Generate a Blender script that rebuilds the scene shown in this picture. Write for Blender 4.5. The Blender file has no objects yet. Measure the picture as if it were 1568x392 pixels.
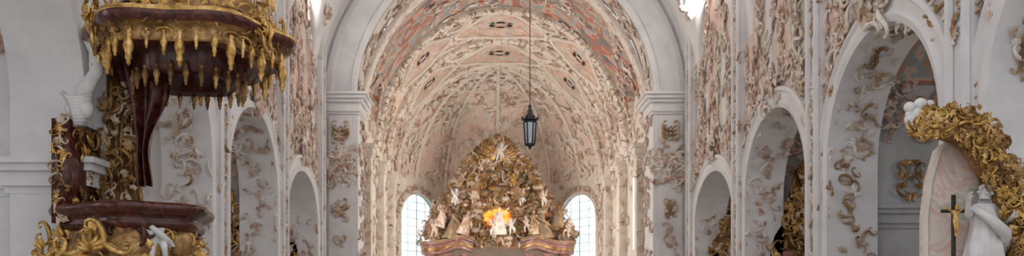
import bpy, math, random
import numpy as np
from mathutils import Vector, Matrix
random.seed(7); np.random.seed(7)
sc=bpy.context.scene
sc.view_settings.view_transform='Standard'
AX=0.7
# ------------------------------------------------------------ materials
def newmat(name):
    m=bpy.data.materials.new(name); m.use_nodes=True
    nt=m.node_tree; b=nt.nodes['Principled BSDF']; return m,nt,b
def ramp(nt,stops,interp='LINEAR'):
    r=nt.nodes.new('ShaderNodeValToRGB'); r.color_ramp.interpolation=interp
    e=r.color_ramp.elements
    while len(e)<len(stops): e.new(0.5)
    for i,(p,c) in enumerate(stops):
        e[i].position=p; e[i].color=(c[0],c[1],c[2],1)
    return r
def noise(nt,scale,detail=4,rough=.55,stretch=None,dist=0):
    tc=nt.nodes.new('ShaderNodeTexCoord'); n=nt.nodes.new('ShaderNodeTexNoise')
    n.inputs['Scale'].default_value=scale; n.inputs['Detail'].default_value=detail
    n.inputs['Roughness'].default_value=rough; n.inputs['Distortion'].default_value=dist
    if stretch:
        mp=nt.nodes.new('ShaderNodeMapping'); mp.inputs['Scale'].default_value=stretch
        nt.links.new(tc.outputs['Object'],mp.inputs['Vector']); nt.links.new(mp.outputs['Vector'],n.inputs['Vector'])
    else: nt.links.new(tc.outputs['Object'],n.inputs['Vector'])
    return n
def bump(nt,b,n,strength=.3,dist=.03):
    bp=nt.nodes.new('ShaderNodeBump'); bp.inputs['Strength'].default_value=strength; bp.inputs['Distance'].default_value=dist
    nt.links.new(n.outputs['Fac'],bp.inputs['Height']); nt.links.new(bp.outputs['Normal'],b.inputs['Normal'])
def noisemat(name,scale,stops,rough=.7,metal=0,detail=4,stretch=None,bs=0,dist=0,bscale=None):
    m,nt,b=newmat(name); n=noise(nt,scale,detail,.6,stretch,dist); r=ramp(nt,stops)
    nt.links.new(n.outputs['Fac'],r.inputs['Fac']); nt.links.new(r.outputs['Color'],b.inputs['Base Color'])
    b.inputs['Roughness'].default_value=rough; b.inputs['Metallic'].default_value=metal
    if bs:
        n2=noise(nt,bscale or scale*3,3); bump(nt,b,n2,bs)
    return m
M={}
M['plaster']=noisemat('white_plaster',1.3,[(.3,(.70,.69,.70)),(.6,(.82,.815,.82))],.75)
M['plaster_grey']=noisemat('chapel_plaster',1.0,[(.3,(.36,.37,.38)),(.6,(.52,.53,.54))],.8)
M['plaster_warm']=noisemat('cream_plaster',1.5,[(.3,(.68,.60,.52)),(.65,(.83,.77,.70))],.8)
M['marble_white']=noisemat('statue_white',5,[(.3,(.64,.63,.62)),(.6,(.8,.79,.78))],.5)
M['gold']=noisemat('gilding',7,[(.3,(.26,.13,.035)),(.5,(.64,.38,.11)),(.7,(.9,.66,.3))],.36,.7,bs=.4)
M['gold_dark']=noisemat('old_gilding',4,[(.3,(.08,.04,.016)),(.5,(.33,.18,.06)),(.72,(.72,.48,.2))],.42,.5,bs=.5)
M['bronze']=noisemat('polychrome_relief',1.7,[(.28,(.06,.035,.025)),(.40,(.30,.15,.07)),(.48,(.17,.18,.13)),(.55,(.48,.26,.11)),(.64,(.38,.16,.11)),(.76,(.56,.42,.28))],.55,.1,detail=6,bs=.5)
M['red']=noisemat('mahogany_marble',6,[(.3,(.025,.007,.005)),(.55,(.10,.025,.016)),(.75,(.22,.07,.045))],.25,0,dist=1.5)
M['pinkmarble']=noisemat('pink_marble',3,[(.3,(.18,.07,.06)),(.55,(.34,.16,.13)),(.75,(.5,.34,.30))],.35,0,dist=1.2)
M['orn']=noisemat('tinted_stucco',2.0,[(.30,(.20,.12,.08)),(.40,(.42,.28,.19)),(.47,(.74,.65,.58)),(.53,(.66,.50,.42)),(.60,(.46,.27,.20)),(.72,(.56,.41,.24))],.6,.05,detail=5)
M['orn_gold']=noisemat('gilt_stucco',2.5,[(.30,(.17,.10,.05)),(.44,(.40,.24,.11)),(.53,(.66,.56,.46)),(.66,(.50,.33,.14))],.5,.2,detail=5)
M['orn_ch']=noisemat('chancel_stucco',1.8,[(.30,(.42,.27,.19)),(.40,(.72,.61,.52)),(.5,(.88,.83,.77)),(.58,(.80,.70,.62)),(.64,(.64,.42,.33)),(.74,(.74,.60,.42))],.6,0,detail=5)
def fresco(name,scale,stops,dist=2.0):
    return noisemat(name,scale,stops,.85,0,detail=6,dist=dist)
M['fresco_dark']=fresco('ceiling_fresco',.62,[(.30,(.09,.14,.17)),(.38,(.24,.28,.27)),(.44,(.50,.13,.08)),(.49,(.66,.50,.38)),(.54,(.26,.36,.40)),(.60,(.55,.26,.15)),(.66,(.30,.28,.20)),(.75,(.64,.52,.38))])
M['fresco_panel']=fresco('panel_painting',.95,[(.30,(.22,.27,.31)),(.38,(.46,.46,.40)),(.44,(.62,.28,.20)),(.49,(.78,.62,.50)),(.55,(.46,.52,.52)),(.61,(.68,.38,.27)),(.70,(.74,.62,.42))])
M['fresco_ch']=fresco('vault_painting',.8,[(.26,(.50,.30,.21)),(.34,(.70,.55,.45)),(.42,(.84,.75,.67)),(.49,(.76,.52,.44)),(.55,(.85,.77,.69)),(.62,(.56,.54,.44)),(.72,(.80,.66,.48))])
def wallmat():
    m,nt,b=newmat('painted_stucco_wall'); b.inputs['Roughness'].default_value=.8
    n=noise(nt,1.2,7,.6,(1,1.0,.22),1.0)
    r=ramp(nt,[(.28,(.28,.13,.09)),(.36,(.58,.32,.25)),(.42,(.78,.68,.62)),(.48,(.72,.45,.38)),(.54,(.80,.70,.63)),(.60,(.46,.50,.42)),(.66,(.74,.60,.46)),(.74,(.62,.36,.26))])
    nt.links.new(n.outputs['Fac'],r.inputs['Fac'])
    n2=noise(nt,.75,3,.5,(1,1.6,.16)); r2=ramp(nt,[(.39,(0,0,0)),(.45,(1,1,1))]); nt.links.new(n2.outputs['Fac'],r2.inputs['Fac'])
    tc=nt.nodes.new('ShaderNodeTexCoord'); sp=nt.nodes.new('ShaderNodeSeparateXYZ'); nt.links.new(tc.outputs['Object'],sp.inputs['Vector'])
    mr=nt.nodes.new('ShaderNodeMapRange'); mr.inputs['From Min'].default_value=3.6; mr.inputs['From Max'].default_value=5.2
    nt.links.new(sp.outputs['Z'],mr.inputs['Value'])
    mr2=nt.nodes.new('ShaderNodeMapRange'); mr2.inputs['From Min'].default_value=15.0; mr2.inputs['From Max'].default_value=16.4
    nt.links.new(sp.outputs['Y'],mr2.inputs['Value'])
    mu=nt.nodes.new('ShaderNodeMath'); mu.operation='MULTIPLY'; nt.links.new(r2.outputs['Color'],mu.inputs[0]); nt.links.new(mr.outputs['Result'],mu.inputs[1])
    mu2=nt.nodes.new('ShaderNodeMath'); mu2.operation='MULTIPLY'; nt.links.new(mu.outputs[0],mu2.inputs[0]); nt.links.new(mr2.outputs['Result'],mu2.inputs[1])
    mx=nt.nodes.new('ShaderNodeMix'); mx.data_type='RGBA'; mx.inputs['A'].default_value=(.77,.76,.77,1)
    nt.links.new(mu2.outputs[0],mx.inputs['Factor']); nt.links.new(r.outputs['Color'],mx.inputs['B'])
    nt.links.new(mx.outputs['Result'],b.inputs['Base Color']); return m
M['wall']=wallmat()
M['iron']=noisemat('dark_iron',8,[(.3,(.02,.02,.02)),(.7,(.06,.055,.05))],.5,.6)
M['lead']=noisemat('window_lead',8,[(.3,(.35,.4,.42)),(.7,(.5,.55,.57))],.7)
def emat(name,col,st,base=None):
    m,nt,b=newmat(name); b.inputs['Base Color'].default_value=(*(base or col),1)
    b.inputs['Emission Color'].default_value=(*col,1); b.inputs['Emission Strength'].default_value=st; return m
M['bulb']=emat('candle_bulb',(1,.93,.85),14)
M['crystal']=emat('crystal_drops',(1,.95,.9),.8,(.9,.9,.9))
M['lampglass']=emat('lantern_glass',(.6,.65,.7),.12,(.4,.42,.45))
def amber():
    m,nt,b=newmat('amber_glass'); n=noise(nt,1.6,4); r=ramp(nt,[(.38,(.5,.10,.01)),(.5,(1,.32,.03)),(.65,(1,.62,.18))])
    nt.links.new(n.outputs['Fac'],r.inputs['Fac']); nt.links.new(r.outputs['Color'],b.inputs['Emission Color']); nt.links.new(r.outputs['Color'],b.inputs['Base Color'])
    b.inputs['Emission Strength'].default_value=1.5; return m
M['amber']=amber()
def paneglass():
    m,nt,b=newmat('leaded_glass'); n=noise(nt,.8,3); r=ramp(nt,[(.35,(.62,.88,.92)),(.6,(.93,.98,1))])
    nt.links.new(n.outputs['Fac'],r.inputs['Fac']); nt.links.new(r.outputs['Color'],b.inputs['Emission Color'])
    b.inputs['Emission Strength'].default_value=1.2; return m
M['glass']=paneglass()
def floormat():
    m,nt,b=newmat('stone_floor'); tc=nt.nodes.new('ShaderNodeTexCoord'); c=nt.nodes.new('ShaderNodeTexChecker'); c.inputs['Scale'].default_value=1.6
    c.inputs['Color1'].default_value=(.42,.38,.34,1); c.inputs['Color2'].default_value=(.3,.25,.22,1)
    nt.links.new(tc.outputs['Object'],c.inputs['Vector']); nt.links.new(c.outputs['Color'],b.inputs['Base Color']); b.inputs['Roughness'].default_value=.5; return m
M['floor']=floormat()
# ------------------------------------------------------------ mesh builder
class MB:
    def __init__(s): s.v=[]; s.f=[]; s.m=[]; s.n=0; s.mats=[]
    def add(s,vs,fs,mat):
        if mat not in s.mats: s.mats.append(mat)
        k=s.mats.index(mat); vs=np.asarray(vs,float)
        s.v.append(vs)
        n=s.n; s.f.extend([tuple(i+n for i in f) for f in fs]); s.m.extend([k]*len(fs)); s.n+=len(vs)
    def build(s,name,parent=None,smooth=True):
        me=bpy.data.meshes.new(name); me.from_pydata(np.concatenate(s.v).tolist(),[],s.f)
        for k in s.mats: me.materials.append(M[k])
        me.polygons.foreach_set('material_index',s.m)
        me.polygons.foreach_set('use_smooth',[smooth]*len(s.f)); me.update()
        o=bpy.data.objects.new(name,me); sc.collection.objects.link(o)
        if parent: o.parent=parent
        return o
def empty(name):
    o=bpy.data.objects.new(name,None); sc.collection.objects.link(o); return o
def box(x0,x1,y0,y1,z0,z1):
    v=[(x,y,z) for x in(x0,x1) for y in(y0,y1) for z in(z0,z1)]
    f=[(0,1,3,2),(4,6,7,5),(0,4,5,1),(2,3,7,6),(0,2,6,4),(1,5,7,3)]
    return v,f
def lathe(prof,n=16,c=(0,0,0),sx=1,sy=1,mod=None,rot=0):
    v=[];f=[]
    for (r,z) in prof:
        for i in range(n):
            a=2*math.pi*i/n; k=mod(a,z) if mod else 1
            x=r*k*sx*math.cos(a); y=r*k*sy*math.sin(a)
            v.append((c[0]+x*math.cos(rot)-y*math.sin(rot),c[1]+x*math.sin(rot)+y*math.cos(rot),c[2]+z))
    for j in range(len(prof)-1):
        for i in range(n):
            a=j*n+i;b=j*n+(i+1)%n; f.append((a,b,b+n,a+n))
    return v,f
def tube(path,radii,sides=6,flat=1.0,closed=False):
    P=np.asarray(path,float); n=len(P)
    if np.isscalar(radii): radii=[radii]*n
    T=np.gradient(P,axis=0) if not closed else np.roll(P,-1,0)-np.roll(P,1,0)
    T/= (np.linalg.norm(T,axis=1)[:,None]+1e-9)
    up=np.array([0,0,1.]) if abs(T[:,2]).max()<.9 else np.array([0.31,1,.12])
    v=[];f=[]
    for i in range(n):
        a=np.cross(T[i],up); a/=np.linalg.norm(a)+1e-9; b=np.cross(a,T[i])
        for k in range(sides):
            t=2*math.pi*k/sides; v.append(P[i]+radii[i]*(math.cos(t)*a+flat*math.sin(t)*b))
    for i in range(n if closed else n-1):
        j=(i+1)%n
        for k in range(sides):
            l=(k+1)%sides; f.append((i*sides+k,i*sides+l,j*sides+l,j*sides+k))
    if not closed:
        f.append(tuple(range(sides))[::-1]); f.append(tuple((n-1)*sides+k for k in range(sides)))
    return np.array(v),f
def ball(c,r,n=8,sx=1,sy=1,sz=1):
    prof=[(max(1e-3,math.sin(math.pi*i/(n))) , -math.cos(math.pi*i/n)) for i in range(n+1)]
    return lathe([(p[0]*r,p[1]*r*sz) for p in prof],n+2,c,sx,sy)
# ---- rocaille templates (plane xy, outward z)
def scroll(kind,k,a,n=15,r=.085):
    s=np.linspace(-1,1,n)
    if kind=='C': th=k*s+a*s**3
    else: th=k*s**2*1.0+a*s**4
    x=np.cumsum(np.cos(th))*2/n; y=np.cumsum(np.sin(th))*2/n
    x-=x.mean(); y-=y.mean(); sc_=max(np.ptp(x),np.ptp(y)); x/=sc_; y/=sc_
    P=np.stack([x,y,.06+.05*np.cos(s*3)],1); rr=r*(1.3-.9*np.abs(s)); rr[0]=rr[-1]=r*.9
    return tube(P,rr,5)
def leaf(l=5,amp=.4,n=15,h=.14):
    v=[(0,0,h)];f=[]
    for i in range(n):
        a=2*math.pi*i/n; r=.5*(1-amp*.5+amp*.5*math.cos(l*a)); v.append((r*.55*math.cos(a),r*math.sin(a),.07 if i%2 else .03))
    for i in range(n): f.append((0,1+i,1+(i+1)%n))
    return np.array(v),f
def merge(parts):
    V=[];F=[];n=0
    for v,f in parts:
        v=np.asarray(v); V.append(v); F+= [tuple(i+n for i in q) for q in f]; n+=len(v)
    return np.concatenate(V),F
def xf(vf,s=1,t=(0,0,0),rz=0,m=None):
    v,f=vf; v=np.asarray(v,float)*s; c,q=math.cos(rz),math.sin(rz)
    v=v@np.array([[c,-q,0],[q,c,0],[0,0,1]]).T
    if m is not None: v=v@np.asarray(m).T
    return v+np.array(t),f
def spray():
    p=[scroll('C',1.2,2.2)]
    for i in range(5):
        a=-.9+.45*i; p.append(xf(leaf(3,.5,9),.5,(.3*math.sin(a),.3*math.cos(a),0),-a))
    return merge(p)
def shell():
    p=[]
    for i in range(7):
        a=-1.2+.4*i; L=.5-.05*abs(i-3)
        p.append(tube([(0,0,.05),(L*.5*math.sin(a),L*.5*math.cos(a),.16),(L*math.sin(a),L*math.cos(a),.05)],[.03,.08,.06],5))
    p.append(xf(scroll('C',1.5,2.),.5,(0,-.1,0),math.pi)); return merge(p)
L3=leaf(3,.5,9)
TEMP=[scroll('C',1.3,2.4),scroll('C',.9,2.9),scroll('S',2.6,1.2),merge([scroll('S',-2.2,-1.5),xf(L3,.6,(.1,.2,0),1)]),spray(),leaf(5),leaf(7,.5,21),shell(),
      merge([scroll('S',2.6,1.2),xf(L3,.6,(.35,.2,0),-.8),xf(L3,.55,(-.35,-.2,0),2.2)]),
      merge([xf(scroll('C',1.3,2.4),.8,(.1,0,0)),xf(L3,.6,(-.3,.25,0),2),xf(L3,.5,(.3,-.25,0),.4)]),
      merge([xf(leaf(5),.8,(0,.1,0),.3),xf(L3,.7,(.2,-.2,0),2),xf(L3,.6,(-.25,-.1,.02),.9)])]
def put(mb,P,N,s,rot,mat,t=None,up=(0,0,1),aspect=1.0):
    N=np.array(N,float); N/=np.linalg.norm(N); up=np.array(up,float)
    a=np.cross(up,N); 
    if np.linalg.norm(a)<.1: a=np.cross((0,1,0),N)
    a/=np.linalg.norm(a); b=np.cross(N,a)
    v,f=TEMP[random.randrange(len(TEMP)) if t is None else t]
    c,q=math.cos(rot),math.sin(rot)
    x=v[:,0]*c-v[:,1]*q; y=(v[:,0]*q+v[:,1]*c)*aspect
    W=np.array(P)+s*(x[:,None]*a+y[:,None]*b+v[:,2][:,None]*N)
    mb.add(W,f,mat)
# ------------------------------------------------------------ figure templates
def skin_figure(elL,wrL,elR,wrR,head=1.0,fat=1.0,knL=(.06,-.02,.27),knR=(-.055,-.01,.27),anL=(.07,.01,.04),anR=(-.06,.01,.04),tilt=(0,0)):
    J=[];E=[]
    def j(p,r,par=None):
        J.append((p,r)); 
        if par is not None: E.append((par,len(J)-1))
        return len(J)-1
    pel=j((0,0,.52),.072*fat); sp=j((0,-.005*fat,.62),.066*fat,pel); ch=j((0,0,.74),.08*fat,sp)
    nk=j((0,0,.83),.032*fat,ch); hb=j((tilt[0]*.5,-.01+tilt[1]*.5,.87),.042*head,nk)
    hm=j((tilt[0],-.012+tilt[1],.87+.055*head),.058*head,hb); j((tilt[0]*1.2,tilt[1],.87+.1*head),.042*head,hm)
    for sx,el,wr,kn,an in((1,elL,wrL,knL,anL),(-1,elR,wrR,knR,anR)):
        s=j((sx*.105*max(1,fat*.85),0,.79),.038*fat,ch); e=j(el,.028*fat,s); w=j(wr,.02*fat,e)
        d=Vector(wr)-Vector(el); d.normalize(); pr=d.cross(Vector((0,-1,.2))); pr.normalize()
        pm=Vector(wr)+d*.03; p=j(tuple(pm),.019,w)
        for k in range(4):
            b=pm+d*.012+pr*(.022-.0145*k); L=[.03,.036,.034,.026][k]
            a=j(tuple(b),.0075,p); a2=j(tuple(b+d*L*.6+Vector((0,-.006,0))),.0065,a); j(tuple(b+d*L+Vector((0,-.014,-.004))),.0055,a2)
        b=Vector(wr)+d*.01+pr*.022; a=j(tuple(b),.008,p); j(tuple(b+pr*.022+d*.02),.006,a)
        h=j((sx*.05*fat,0,.5),.058*fat,pel); k=j(kn,.042*fat,h); a=j(an,.026*fat,k)
        j((an[0]+sx*.01,an[1]-.075,an[2]-.02),.018,a)
    me=bpy.data.meshes.new('t'); me.from_pydata([q[0] for q in J],E,[]); o=bpy.data.objects.new('t',me); sc.collection.objects.link(o)
    md=o.modifiers.new('s','SKIN'); 
    for i,(p,r) in enumerate(J): me.skin_vertices[0].data[i].radius=(r,r)
    me.skin_vertices[0].data[0].use_root=True
    o.modifiers.new('b','SUBSURF').levels=1
    dg=bpy.context.evaluated_depsgraph_get(); ev=o.evaluated_get(dg); m2=ev.to_mesh()
    v=np.array([x.co[:] for x in m2.vertices]); f=[tuple(p.vertices) for p in m2.polygons]; ev.to_mesh_clear()
    bpy.data.objects.remove(o)
    hc=np.array((tilt[0],-.012+tilt[1],.87+.055*head)); R=.058*head
    parts=[(v,f)]
    parts.append(tube([hc+(0,-R*.95,R*.25),hc+(0,-R*1.25,-R*.15),hc+(0,-R*.95,-R*.2)],[R*.1,R*.17,R*.08],5)) # nose
    for s in(-1,1):
        parts.append(ball(hc+(s*R*.38,-R*.9,R*.15),R*.14,6)); parts.append(ball(hc+(s*R*1.0,0,0),R*.22,6,.4,.7,1.1))
        parts.append(ball(hc+(s*R*.5,-R*.78,-R*.25),R*.25,6))
    parts.append(tube([hc+(-R*.28,-R*.93,-R*.48),hc+(0,-R*1.05,-R*.5),hc+(R*.28,-R*.93,-R*.48)],[R*.05,R*.1,R*.05],5))
    rr=random.Random(3)
    for i in range(34):
        a=rr.uniform(0,2*math.pi); e=rr.uniform(.1,1.4); d=np.array((math.cos(a)*math.cos(e),math.sin(a)*math.cos(e),math.sin(e)))
        if d[1]<-.35 and d[2]<.55: continue
        parts.append(ball(hc+d*R*1.0,R*.27,5))
    return merge(parts)
def wings():
    p=[]
    for s in(-1,1):
        for i in range(7):
            a=.15+.25*i; L=.34-.03*i
            b=np.array((s*.04,.07,.76)); e=b+np.array((s*L*math.sin(a+.4),.06,L*math.cos(a+.4)))
            p.append(tube([b,(b+e)/2+(0,.02,.02),e],[.02,.045,.012],5,.4))
    return merge(p)
def robe(w=.17,top=.76,bot=.0,seed=0):
    md=lambda a,z:1+.13*math.sin(7*a+6*z+seed)*(1.1-z)+.06*math.sin(13*a-9*z)
    return lathe([(w*1.45,bot),(w*1.3,.15),(w*1.1,.3),(w*.95,.45),(w*.72,.58),(w*.66,.64),(w*.75,.72),(w*.5,.8),(w*.2,.83)],40,(0,0,0),1,.72,md)
def sash(seed=1):
    pts=[(-.16,-.06,.78),(-.06,-.14,.68),(.08,-.15,.56),(.17,-.06,.48),(.22,.05,.40),(.26,.08,.28)]
    return tube(pts,[.03,.045,.055,.05,.045,.02],7,.6)
PUT1=merge([skin_figure((.19,-.03,.88),(.27,-.06,1.0),(-.18,-.05,.66),(-.1,-.15,.62),1.75,1.3,(.1,-.16,.42),(-.08,-.05,.28),(.12,-.08,.22),(-.1,.06,.1)),wings(),sash()])
PUT2=merge([skin_figure((.17,-.08,.7),(.08,-.18,.74),(-.2,-.02,.84),(-.3,-.08,.92),1.75,1.3,(.09,-.06,.3),(-.12,-.16,.40),(.14,.05,.12),(-.1,-.12,.2),(.03,0)),wings(),sash()])
SAINT1=merge([skin_figure((.2,-.02,.66),(.14,-.16,.7),(-.2,-.03,.7),(-.26,-.12,.84)),robe(),sash()])
SAINT2=merge([skin_figure((.21,-.04,.8),(.3,-.1,.92),(-.17,-.05,.64),(-.06,-.16,.68),1,1,tilt=(.02,-.01)),robe(.18,seed=2),sash()])
def fig(mb,T,P,h,rz=0,mat='marble_white',lean=0,rx=0):
    v,f=T; m=(Matrix.Rotation(rz,3,'Z')@Matrix.Rotation(lean,3,'Y')@Matrix.Rotation(rx,3,'X'))
    v=np.asarray(v)*h@np.array(m).T+np.array(P); mb.add(v,f,mat)
# ------------------------------------------------------------ architecture
def wall(mb,p0,p1,z0,z1,ops,th,out,mat,matin=None,ns=24):
    p0=np.array(p0,float);p1=np.array(p1,float);L=np.linalg.norm(p1-p0);d=(p1-p0)/L;out=np.array(out,float)
    matin=matin or mat
    def P(s,z,o=0): q=p0+d*s+out*o; return (q[0],q[1],z)
    def quad(a,b,c,e,m): mb.add([a,b,c,e],[(0,1,2,3)],m)
    s=0
    for (c,h,sill,spr,rise) in sorted(ops):
        for o in(0,th): quad(P(s,z0,o),P(c-h,z0,o),P(c-h,z1,o),P(s,z1,o),mat)
        if sill>z0:
            for o in(0,th): quad(P(c-h,z0,o),P(c+h,z0,o),P(c+h,sill,o),P(c-h,sill,o),mat)
            quad(P(c-h,sill,0),P(c+h,sill,0),P(c+h,sill,th),P(c-h,sill,th),matin)
        pts=[(c-h*math.cos(math.pi*i/ns),spr+rise*math.sin(math.pi*i/ns)) for i in range(ns+1)]
        for i in range(ns):
            (a,za),(b,zb)=pts[i],pts[i+1]
            for o in(0,th): quad(P(a,za,o),P(b,zb,o),P(b,z1,o),P(a,z1,o),mat)
            quad(P(a,za,0),P(b,zb,0),P(b,zb,th),P(a,za,th),matin)
        for x in(c-h,c+h): quad(P(x,sill,0),P(x,spr,0),P(x,spr,th),P(x,sill,th),matin)
        s=c+h
    for o in(0,th): quad(P(s,z0,o),P(L,z0,o),P(L,z1,o),P(s,z1,o),mat)
    quad(P(0,z1,0),P(L,z1,0),P(L,z1,th),P(0,z1,th),mat)
    for x in (0,L): quad(P(x,z0,0),P(x,z1,0),P(x,z1,th),P(x,z0,th),mat)
def archivolt(mb,p0,p1,op,inn,w,dep,mat,ns=32,z0=0.0,jamb=True):
    p0=np.array(p0,float);p1=np.array(p1,float);d=(p1-p0)/np.linalg.norm(p1-p0);inn=np.array(inn,float)
    c,h,sill,spr,rise=op
    prof=[(0,0),(0,dep),(w*.25,dep*1.25),(w*.35,dep*.8),(w*.7,dep*.8),(w*.8,dep*1.2),(w*.97,dep),(w,0)]
    path=[]
    if jamb: path+= [(-1,0,max(z0,sill))]
    path+=[(-math.cos(math.pi*i/ns),math.sin(math.pi*i/ns),None) for i in range(ns+1)]
    if jamb: path+= [(1,0,max(z0,sill))]
    v=[]
    for (cx,sy,z) in path:
        for (ww,dd) in prof:
            s=c+cx*(h+ww); zz=z if z is not None else spr+sy*(rise+ww)
            q=p0+d*s+inn*dd; v.append((q[0],q[1],zz))
    k=len(prof); f=[]
    for i in range(len(path)-1):
        for j in range(k-1): f.append((i*k+j,i*k+j+1,(i+1)*k+j+1,(i+1)*k+j))
    mb.add(v,f,mat)
XL,XR=-5.7,7.1
bays=[9.7,15.25,20.75,26.25]
Y0=4.0
AR={9.7:2.15,15.25:2.15,20.75:1.9,26.25:1.5}   # arch rise
ops=[(b-Y0,2.15,0,4.3 if b<25 else 4.0,AR[b]) for b in bays]
W={}
for nm,X,o in(('wall_left',XL,-1),('wall_right',XR,1)):
    mb=MB(); wall(mb,(X,Y0),(X,30.2),0,11.6,ops,.9,(o,0),'wall','plaster')
    for op in ops: archivolt(mb,(X,Y0),(X,30.2),op,(-o,0),.5,.14,'plaster')
    for yc in(12.47,18.0,23.5,28.95):
        x0,x1=sorted((X,X-o*.16)); mb.add(*box(x0,x1,yc-.3,yc+.3,0,11.6),'plaster')
        mb.add(*tube([(X-o*.2,yc-.22,0),(X-o*.2,yc-.22,11.6)],.07,6),'plaster'); mb.add(*tube([(X-o*.2,yc+.22,0),(X-o*.2,yc+.22,11.6)],.07,6),'plaster')
        x0,x1=sorted((X-o*.1,X+o*.95))
        for (z,h,e) in((3.06,.1,.05),(3.16,.2,.12),(3.36,.1,.2),(3.46,.08,.26)):
            if yc<13: mb.add(*box(x0-e*.5,x1+e,yc-.58-e,yc+.58+e,z,z+h),'plaster')
    W[nm]=mb.build(nm,smooth=False)
for side,X,o in(('left',XL,-1),('right',XR,1)):
    mb=MB()
    for yc in(12.47,18.0,23.5,29.0):
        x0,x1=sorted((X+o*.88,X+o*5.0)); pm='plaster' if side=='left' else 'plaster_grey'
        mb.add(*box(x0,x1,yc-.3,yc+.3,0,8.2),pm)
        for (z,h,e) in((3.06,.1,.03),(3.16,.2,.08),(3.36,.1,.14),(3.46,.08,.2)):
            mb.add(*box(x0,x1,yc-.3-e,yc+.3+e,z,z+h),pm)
    v=[];ny=90
    for i in range(2):
        for j in range(ny+1):
            y=6.9+(29.2-6.9)*j/ny; b=min(bays,key=lambda q:abs(q-y)); t=min(1,abs(y-b)/2.75)
            v.append((X+o*(.88+4.1*i),y,5.0+2.3*math.sqrt(1-t*t)))
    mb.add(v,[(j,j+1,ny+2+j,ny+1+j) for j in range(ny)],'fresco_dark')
    W['ch'+side]=mb.build('wall_chapels_'+side,smooth=False)
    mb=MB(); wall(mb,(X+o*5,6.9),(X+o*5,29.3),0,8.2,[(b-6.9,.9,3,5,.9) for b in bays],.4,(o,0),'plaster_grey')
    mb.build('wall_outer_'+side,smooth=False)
mb=MB(); mb.add(*box(-14,16,-2,56,-.2,0),'floor'); mb.build('floor',smooth=False)
def vault(mb,R,H,spr,y0,y1,cs,ch,cz,matf,nph=72,ny=90):
    v=[]
    for i in range(nph+1):
        a=math.pi*i/nph; x=AX-R*math.cos(a); zb=spr+H*math.sin(a)
        for j in range(ny+1):
            y=y0+(y1-y0)*j/ny; z=zb
            for c in cs:
                t=abs(y-c)/ch
                if t<1: z=max(z,spr+cz*math.sqrt(1-t*t))
            v.append((x,y,z))
    groups={}
    for i in range(nph):
        for j in range(ny):
            q=(i*(ny+1)+j,(i+1)*(ny+1)+j,(i+1)*(ny+1)+j+1,i*(ny+1)+j+1)
            c=np.mean([v[k] for k in q],axis=0); groups.setdefault(matf(c),[]).append(q)
    for g,qs in groups.items():
        idx={};vs=[];fs=[]
        for q in qs:
            t=[]
            for k in q:
                if k not in idx: idx[k]=len(vs); vs.append(v[k])
                t.append(idx[k])
            fs.append(tuple(t))
        mb.add(vs,fs,g)
mb=MB(); vault(mb,6.4,6.4,8.65,10.5,30.1,bays[1:],1.9,2.7,lambda c:'fresco_dark' if abs(c[0]-AX)<3.0 else 'plaster'); W['cn']=mb.build('ceiling_nave')
CR,CH,CS=5.4,6.3,7.6
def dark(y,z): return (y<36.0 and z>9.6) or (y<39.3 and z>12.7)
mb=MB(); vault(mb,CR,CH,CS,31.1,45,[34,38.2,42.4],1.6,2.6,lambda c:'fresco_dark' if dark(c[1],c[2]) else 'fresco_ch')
poly=[(-5.4,0),(-4.6,1.9),(-3.1,4.5),(0,4.7),(3.1,4.5),(4.6,1.9),(5.4,0)]
pp=[]
for a,b in zip(poly[:-1],poly[1:]):
    for t in np.linspace(0,1,6)[:-1]: pp.append((a[0]+(b[0]-a[0])*t,a[1]+(b[1]-a[1])*t))
pp.append(poly[-1]); v=[];f=[]
for i in range(25):
    t=math.pi/2*i/24
    for p in pp: v.append((AX+p[0]*math.cos(t),45+p[1]*math.cos(t),CS+CH*math.sin(t)))
n=len(pp)
for i in range(24):
    for j in range(n-1): f.append((i*n+j,i*n+j+1,(i+1)*n+j+1,(i+1)*n+j))
mb.add(v,f,'fresco_ch')
W['cc']=mb.build('ceiling_chancel')
mb=MB()
for y,w,mt in((31.3,.35,'orn_ch'),(36.1,.26,'plaster_warm'),(40.3,.24,'plaster_warm'),(44.9,.4,'plaster_warm')):
    v=[];f=[];prof=[(-w,0),(-w,-.14),(-w*.5,-.2),(w*.5,-.2),(w,-.14),(w,0)]
    for i in range(61):
        a=math.pi*i/60
        for (dy,dr) in prof: v.append((AX-(CR+dr)*math.cos(a),y+dy,CS+(CH+dr)*math.sin(a)))
    k=len(prof)
    for i in range(60):
        for j in range(k-1): f.append((i*k+j,i*k+j+1,(i+1)*k+j+1,(i+1)*k+j))
    mb.add(v,f,mt)
mb.build('trim_chancel_ribs')
cops=[(34-31,.75,3.6,6.1,.75),(38.2-31,.75,3.6,6.1,.75),(42.4-31,.75,3.6,6.1,.75)]
for nm,s in(('wall_chancel_left',-1),('wall_chancel_right',1)):
    mb=MB(); X=AX+s*CR
    wall(mb,(X,31),(X,45),0,10.4,cops,.7,(s,0),'plaster_warm')
    for op in cops: archivolt(mb,(X,31),(X,45),op,(-s,0),.2,.08,'plaster_warm',z0=3.6)
    for yc in(32.8,37.0,41.2):
        x0,x1=sorted((X,X-s*.34)); mb.add(*box(x0,x1,yc-.28,yc+.28,0,7.0),'plaster_warm')
        for (z,h,e) in((7.0,.12,.04),(7.12,.25,.08),(7.37,.14,.16)): 
            x0,x1=sorted((X,X-s*(.34+e))); mb.add(*box(x0,x1,yc-.28-e,yc+.28+e,z,z+h),'plaster_warm')
    W[nm]=mb.build(nm,smooth=False)
mb=MB(); wins=[]
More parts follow.
